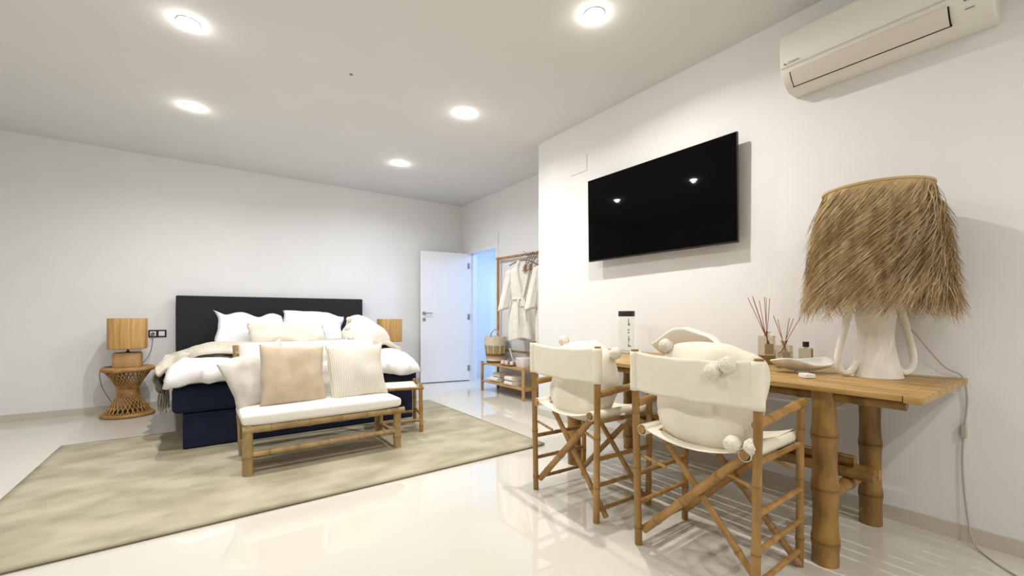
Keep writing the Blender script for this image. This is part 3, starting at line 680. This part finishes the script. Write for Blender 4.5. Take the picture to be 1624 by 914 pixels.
tag(MB().box((2.235, .812, TZ + .010), (.045, .05, .018), (0, 0, R(-35))).build('trinket_box', M['ceramic'], bevel=.002), 'tiny white box at the front of the table below the shell dish', 'box')

def reed_bottle(label, loc, w_, d_, h_, nreed, seed, spread, dirv, neck=.018, rl=.2):
    t = thing('reed_diffuser', label, 'reed diffuser', loc, R(-35), 'reed diffusers on the table')
    MB().b2((-w_ / 2, -d_ / 2, 0), (w_ / 2, d_ / 2, h_)).build('glass_bottle', M['amber'], t, bevel=.006)
    MB().b2((-w_ / 2 + .004, -d_ / 2 + .004, .004), (w_ / 2 - .004, d_ / 2 - .004, h_ * .32)).build('fragrance_oil', M['oil'], t)
    MB().tube([(0, 0, h_ - .002), (0, 0, h_ + .022)], neck, 18).tube([(0, 0, h_ + .018), (0, 0, h_ + .026)], neck + .004, 18).build('bottle_neck', M['amber'], t)
    MB().b2((-w_ * .3, -d_ / 2 - .001, h_ * .35), (w_ * .3, -d_ / 2 - .0003, h_ * .72)).build('label', M['label'], t)
    rr = random.Random(seed)
    for k in range(nreed):
        f = k / max(1, nreed - 1) - .5; a = dirv + f * spread
        MB().tube([(-a * .06, rr.uniform(-.005, .005), h_ * .5), (a * rl + rr.uniform(-.005, .005), rr.uniform(-.02, .02), h_ + rl * rr.uniform(.85, 1))], .0017, 6).build('reed', M['reed'], t)
    return t
reed_bottle('taller smoky glass reed diffuser with a fan of brown reeds', (2.66, 1.17, TZ), .085, .04, .165, 7, 3, .62, -.18, .014, .235)
reed_bottle('shorter smoky glass reed diffuser in front of the taller one', (2.575, 1.045, TZ), .075, .04, .12, 5, 9, 1.0, .1, .013, .165)
t = thing('perfume_bottle', 'small square perfume bottle with black cap beside the reed diffusers', 'perfume bottle', (2.67, .975, TZ), R(-35))
MB().b2((-.032, -.015, 0), (.032, .015, .105)).build('glass_bottle', M['amber'], t, bevel=.004)
MB().tube([(0, 0, .104), (0, 0, .112)], .008, 14).build('bottle_neck', M['amber'], t)
MB().b2((-.011, -.011, .111), (.011, .011, .14)).build('bottle_cap', M['black'], t, bevel=.001)
o = MB().grid(lambda a, b: ((a - .5) * .16, (b - .5) * .055 * (1 - .4 * (2 * a - 1) ** 2), .004 + .014 * math.exp(-8 * (2 * b - 1) ** 2) * (1 + .6 * noise.noise(Vector((a * 6, b * 3, 0))))), 24, 12).build('driftwood', M['dkwood'], solid=.006)
o.location = (2.56, 1.27, TZ + .002); o.rotation_euler = (0, 0, R(-38)); tag(o, 'piece of dark brown driftwood lying left of the reed diffusers', 'driftwood')

# ------------------------------------------------------------ clothes rack
rk = thing('clothes_rack', 'wooden clothes rack with two shelves beside the open doorway', 'clothes rack', (0, 0, 0))
rx0, rx1, ry0, ry1 = 3.11, 3.37, 4.10, 5.03; W_ = M['rack_wood']; Sw = M['shelf_wood']
for y in (ry0, ry1):
    bam(MB(), (rx0, y, 0), (rx0, y, .40), .020, .3, 10, 0, .05).build('front_leg', Sw if y == ry0 else W_, rk)
    bam(MB(), (rx1, y, 0), (rx1, y, 1.84), .019, .35, 10, 0, .05).build('upright', W_, rk)
    for z in (.365, .125): bam(MB(), (rx0 - .01, y, z), (rx1 + .01, y, z), .016, .3, 8, 0, .05).build('end_rail', W_, rk)
bam(MB(), (rx1, ry0 - .50, 1.79), (rx1, ry1 + .03, 1.82), .018, .35, 10, .003, .05).build('hanging_rail', W_, rk)
bam(MB(), (rx1, ry0, .55), (rx1, ry1, .55), .014, .35, 8).build('back_rail', W_, rk)
for z in (.375, .135):
    sh = MB()
    for k in range(5): sh.b2((rx0 - .012 + k * .056, ry0 + .01, z - .010), (rx0 + .036 + k * .056, ry1 - .01, z + .010))
    sh.build('shelf', Sw, rk, bevel=.003)

def robe(label, loc, rz):
    t = thing('bathrobe', label, 'bathrobe', loc, rz, 'white bathrobes on the rack')
    def body(a, b):
        an = 2 * PI * a; z = 1.70 - b * .98; ca, sa = math.cos(an), math.sin(an)
        if b < .10: k = b / .10; rx = .055 + .165 * k ** .8; ry = .035 + .04 * k
        else:
            k = (b - .10) / .90; rx = .22 - .055 * math.exp(-((k - .45) / .15) ** 2) - .02 * k + .0 * k; ry = .075 - .015 * math.exp(-((k - .45) / .12) ** 2) + .02 * k
        fold = 1 + (.05 + .10 * b) * math.sin(an * 9 + 3 * noise.noise(Vector((ca, sa, b * 2)))) * min(1, b * 3)
        sl = -.0 * b
        return (rx * ca * (1 + .03 * math.sin(an * 9)), ry * sa * fold, z + .02 * math.sin(an * 3) * b - (.03 * abs(ca) if b < .15 else 0))
    bd = MB().grid(body, 72, 40, True).build('robe_body', M['terry'], t, solid=.006)
    for s_ in (1, -1):
        def sleeve(a, b, s_=s_):
            an = 2 * PI * a; c_ = Vector((s_ * (.18 + .075 * b), -.01 - .02 * b, 1.60 - .50 * b)); r = .055 + .030 * b
            f = 1 + .10 * math.sin(an * 5 + b * 4)
            return (c_.x + r * math.cos(an) * f * .8, c_.y + r * math.sin(an) * f * .75, c_.z + .02 * math.cos(an))
        MB().grid(sleeve, 28, 16, True).build('sleeve', M['terry'], t, solid=.006)
        MB().tube(smoothpath([(s_ * .06, -.035, 1.71), (s_ * .075, -.075, 1.60), (s_ * .045, -.088, 1.42), (-s_ * .005, -.082, 1.22), (-s_ * .01, -.085, 1.14)], 6), .020, 10).build('shawl_collar', M['terry'], t)
    MB().tube(smoothpath([(.155 * math.cos(x), .075 * math.sin(x), 1.235 + .004 * math.sin(3 * x)) for x in [2 * PI * k / 20 for k in range(21)]], 2), .016, 8)\
        .tube(smoothpath([(-.02, -.085, 1.235), (-.05, -.10, 1.22), (-.06, -.10, 1.10), (-.05, -.10, .90)], 5), .013, 8)\
        .tube(smoothpath([(-.02, -.085, 1.235), (.03, -.10, 1.20), (.04, -.10, 1.05), (.05, -.105, .97)], 5), .013, 8).build('belt', M['terry'], t)
    MB().tube(smoothpath([(-.19, 0, 1.66), (-.08, 0, 1.71), (0, 0, 1.725), (.08, 0, 1.71), (.19, 0, 1.66)], 5), .009, 8).build('clothes_hanger', W_, t)
    MB().tube(smoothpath([(0, 0, 1.725), (0, 0, 1.765), (.015, .0, 1.785), (.022, 0, 1.815), (0, 0, 1.838), (-.02, 0, 1.825)], 5), .003, 6).build('hanger_hook', M['chrome'], t)
    return t
robe('whole white terry bathrobe with tied belt hanging on the rack', (3.30, 4.34, 0), R(-48))
robe('white terry bathrobe partly cut off by the wall corner', (3.30, 3.80, 0), R(-58))
for i, (y, l_) in enumerate(((4.24, 'wooden bead charm with starry tassel hanging on the rack rail above the whole robe'), (4.13, 'wooden bead charm with starry tassel hanging on the rack rail nearest the wall corner'))):
    t = thing('bead_charm', l_, 'charm', (rx1, y, 1.80), 0, 'bead charms on the rack rail')
    lp = MB(); pts = smoothpath([(0, .002, .024), (-.024, .022, 0), (-.08, .030, -.08), (-.11, .004, -.165), (-.08, -.024, -.08), (-.024, -.02, 0), (0, 0, .024)], 8)
    lp.tube(pts, .0055, 6); lp.build('cord_loop', M['bead'], t)
    s_ = MB()
    for k in range(11):
        a = 2 * PI * k / 11; s_.tube([(-.12, 0, -.19), (-.12 - .02 * abs(math.sin(3 * a)), .045 * math.cos(a), -.195 + .05 * math.sin(a))], [.009, .004], 6)
    s_.build('star_tassel', M['bead'], t)

# basket
bs = thing('woven_basket', 'round cream and brown woven basket on the rack top shelf', 'basket', (3.235, 4.90, .386))
def bprof(z0_, z1_, r0, r1, n_):
    pr = []
    for k in range(n_ * 2 + 1):
        f = k / (n_ * 2); pr.append((r0 + (r1 - r0) * f + (.003 if k % 2 else -.001), z0_ + (z1_ - z0_) * f))
    return pr
mb_ = lambda nme, c: noisy(mat(nme, c, .85, .1), tuple(v * .85 for v in c), c, 40, bump=.5, bscale=90)
MB().lathe([(0, 0)] + bprof(0, .125, .112, .128, 7), n=40, cap=False).build('lower_band', mb_('basket_brown', sr(138, 98, 58)), bs)
MB().lathe(bprof(.125, .235, .128, .140, 6), n=40, cap=False).build('middle_band', mb_('basket_straw', sr(178, 158, 122)), bs)
MB().lathe(bprof(.235, .355, .140, .147, 7) + [(.140, .352), (.12, .03), (0, .02)], n=40, cap=False).build('upper_band', mb_('basket_cream', sr(226, 214, 194)), bs)
sp = MB()
for k in range(10):
    a = 2 * PI * k / 10 + .2; ca, sa = math.cos(a), math.sin(a)
    sp.tube([(.132 * ca, .132 * sa, .125), (.146 * ca, .146 * sa, .245)], .006, 6)
sp.build('cream_stitching', mb_('stitch_cream', sr(226, 214, 194)), bs)
for s_ in (1, -1):
    dd = Vector((.812, -.583, 0)); pp = Vector((.583, .812, 0)) * (s_ * .11)
    MB().tube(smoothpath([pp + dd * -.055 + Vector((0, 0, .33)), pp + dd * -.05 + Vector((0, 0, .40)), pp + Vector((0, 0, .45)), pp + dd * .05 + Vector((0, 0, .40)), pp + dd * .055 + Vector((0, 0, .33))], 6), .006, 8).build('handle', M['wire'], bs)
# towels
def towel(label, loc, rz, L_, W2, n_):
    o = MB()
    for k in range(n_):
        def f(a, b, k=k):
            an = 2 * PI * a; ca, sa = math.cos(an), math.sin(an); q = (abs(ca) ** 4 + abs(sa) ** 4) ** -.25
            return ((b - .5) * L_ * (1 - .02 * k), W2 / 2 * ca * q, .028 + k * .056 + .027 * sa * q + .003 * noise.noise(Vector((ca * 3, sa * 3, b * 8 + k))))
        o.grid(f, 24, 14, True); 
        for e in (0, 1): o.add([f(i / 24, e) for i in range(24)], [tuple(range(24))])
    ob = o.build('folded_towel', M['terry']); ob.location = loc; ob.rotation_euler = (0, 0, rz); tag(ob, label, 'towel', 'folded towels on the lower shelf'); return ob
towel('larger folded white towel on the lower rack shelf below the basket', (3.235, 4.80, .146), R(90), .20, .22, 1)
towel('rolled grey-white towel lying on top of the larger folded towel', (3.25, 4.78, .203), R(90), .17, .16, 1)
towel('smaller folded white towel lying at the bottom on the right of the lower rack shelf', (3.20, 4.42, .146), R(90), .17, .19, 1)
towel('smaller folded white towel on top of the right-hand shelf towel', (3.20, 4.42, .203), R(90), .165, .185, 1)
# bath things on the top shelf
ty = .386
t = thing('serving_tray', 'small wooden tray with toiletries on the rack top shelf', 'tray', (3.19, 4.49, ty))
MB().b2((-.07, -.10, 0), (.07, .10, .008)).b2((-.07, -.10, 0), (-.062, .10, .02)).b2((.062, -.10, 0), (.07, .10, .02)).b2((-.07, -.10, 0), (.07, -.092, .02)).b2((-.07, .092, 0), (.07, .10, .02)).build('tray_body', M['plank'], t)
for i, (x, y, h_, r_, l_) in enumerate(((3.18, 4.55, .05, .022, 'short white jar at the left end of the toiletries tray'), (3.20, 4.48, .09, .018, 'taller clear bottle in the middle of the toiletries tray'), (3.17, 4.42, .05, .024, 'round white jar at the right end of the toiletries tray'))):
    t = thing('toiletry_jar', l_, 'jar', (x, y, ty + .009), 0, 'jars on the toiletries tray')
    MB().lathe([(0, 0), (r_, 0), (r_, h_ * .75), (r_ * .8, h_ * .8), (0, h_ * .8)], n=20, cap=False).build('jar_body', M['ceramic'] if i != 1 else M['glass'], t)
    MB().lathe([(0, h_ * .78), (r_ * .8, h_ * .78), (r_ * .8, h_), (0, h_)], n=20, cap=False).build('jar_lid', M['ceramic'] if i != 1 else M['chrome'], t)
tag(MB().tube([(3.20, 4.66, ty), (3.20, 4.66, ty + .05)], .03, 18).build('small_candle', M['ceramic']), 'little white candle between basket and toiletries tray', 'candle')
t = thing('back_brush', 'white bath brush standing slanted on the rack shelf behind the tray', 'brush', (3.30, 4.60, ty))
MB().tube(smoothpath([(0, -.03, .02), (0, 0, .10), (0, .05, .20)], 5), [.008] * 10 + [.011], 8).build('brush_handle', M['ceramic'], t)
MB().box((0, -.03, .015), (.03, .05, .03)).build('brush_head', M['bead'], t, bevel=.006)
t = thing('storage_box', 'clear white storage box at the right end of the rack top shelf', 'box', (3.22, 4.235, ty))
MB().lathe([(0, 0), (.075, 0), (.08, .006), (.082, .105), (.078, .105), (.075, .01), (0, .01)], n=40, cap=False, power=4).build('box_body', M['terry'], t)
MB().lathe([(0, .105), (.085, .105), (.085, .118), (0, .12)], n=40, cap=False, power=4).build('box_lid', M['white'], t)
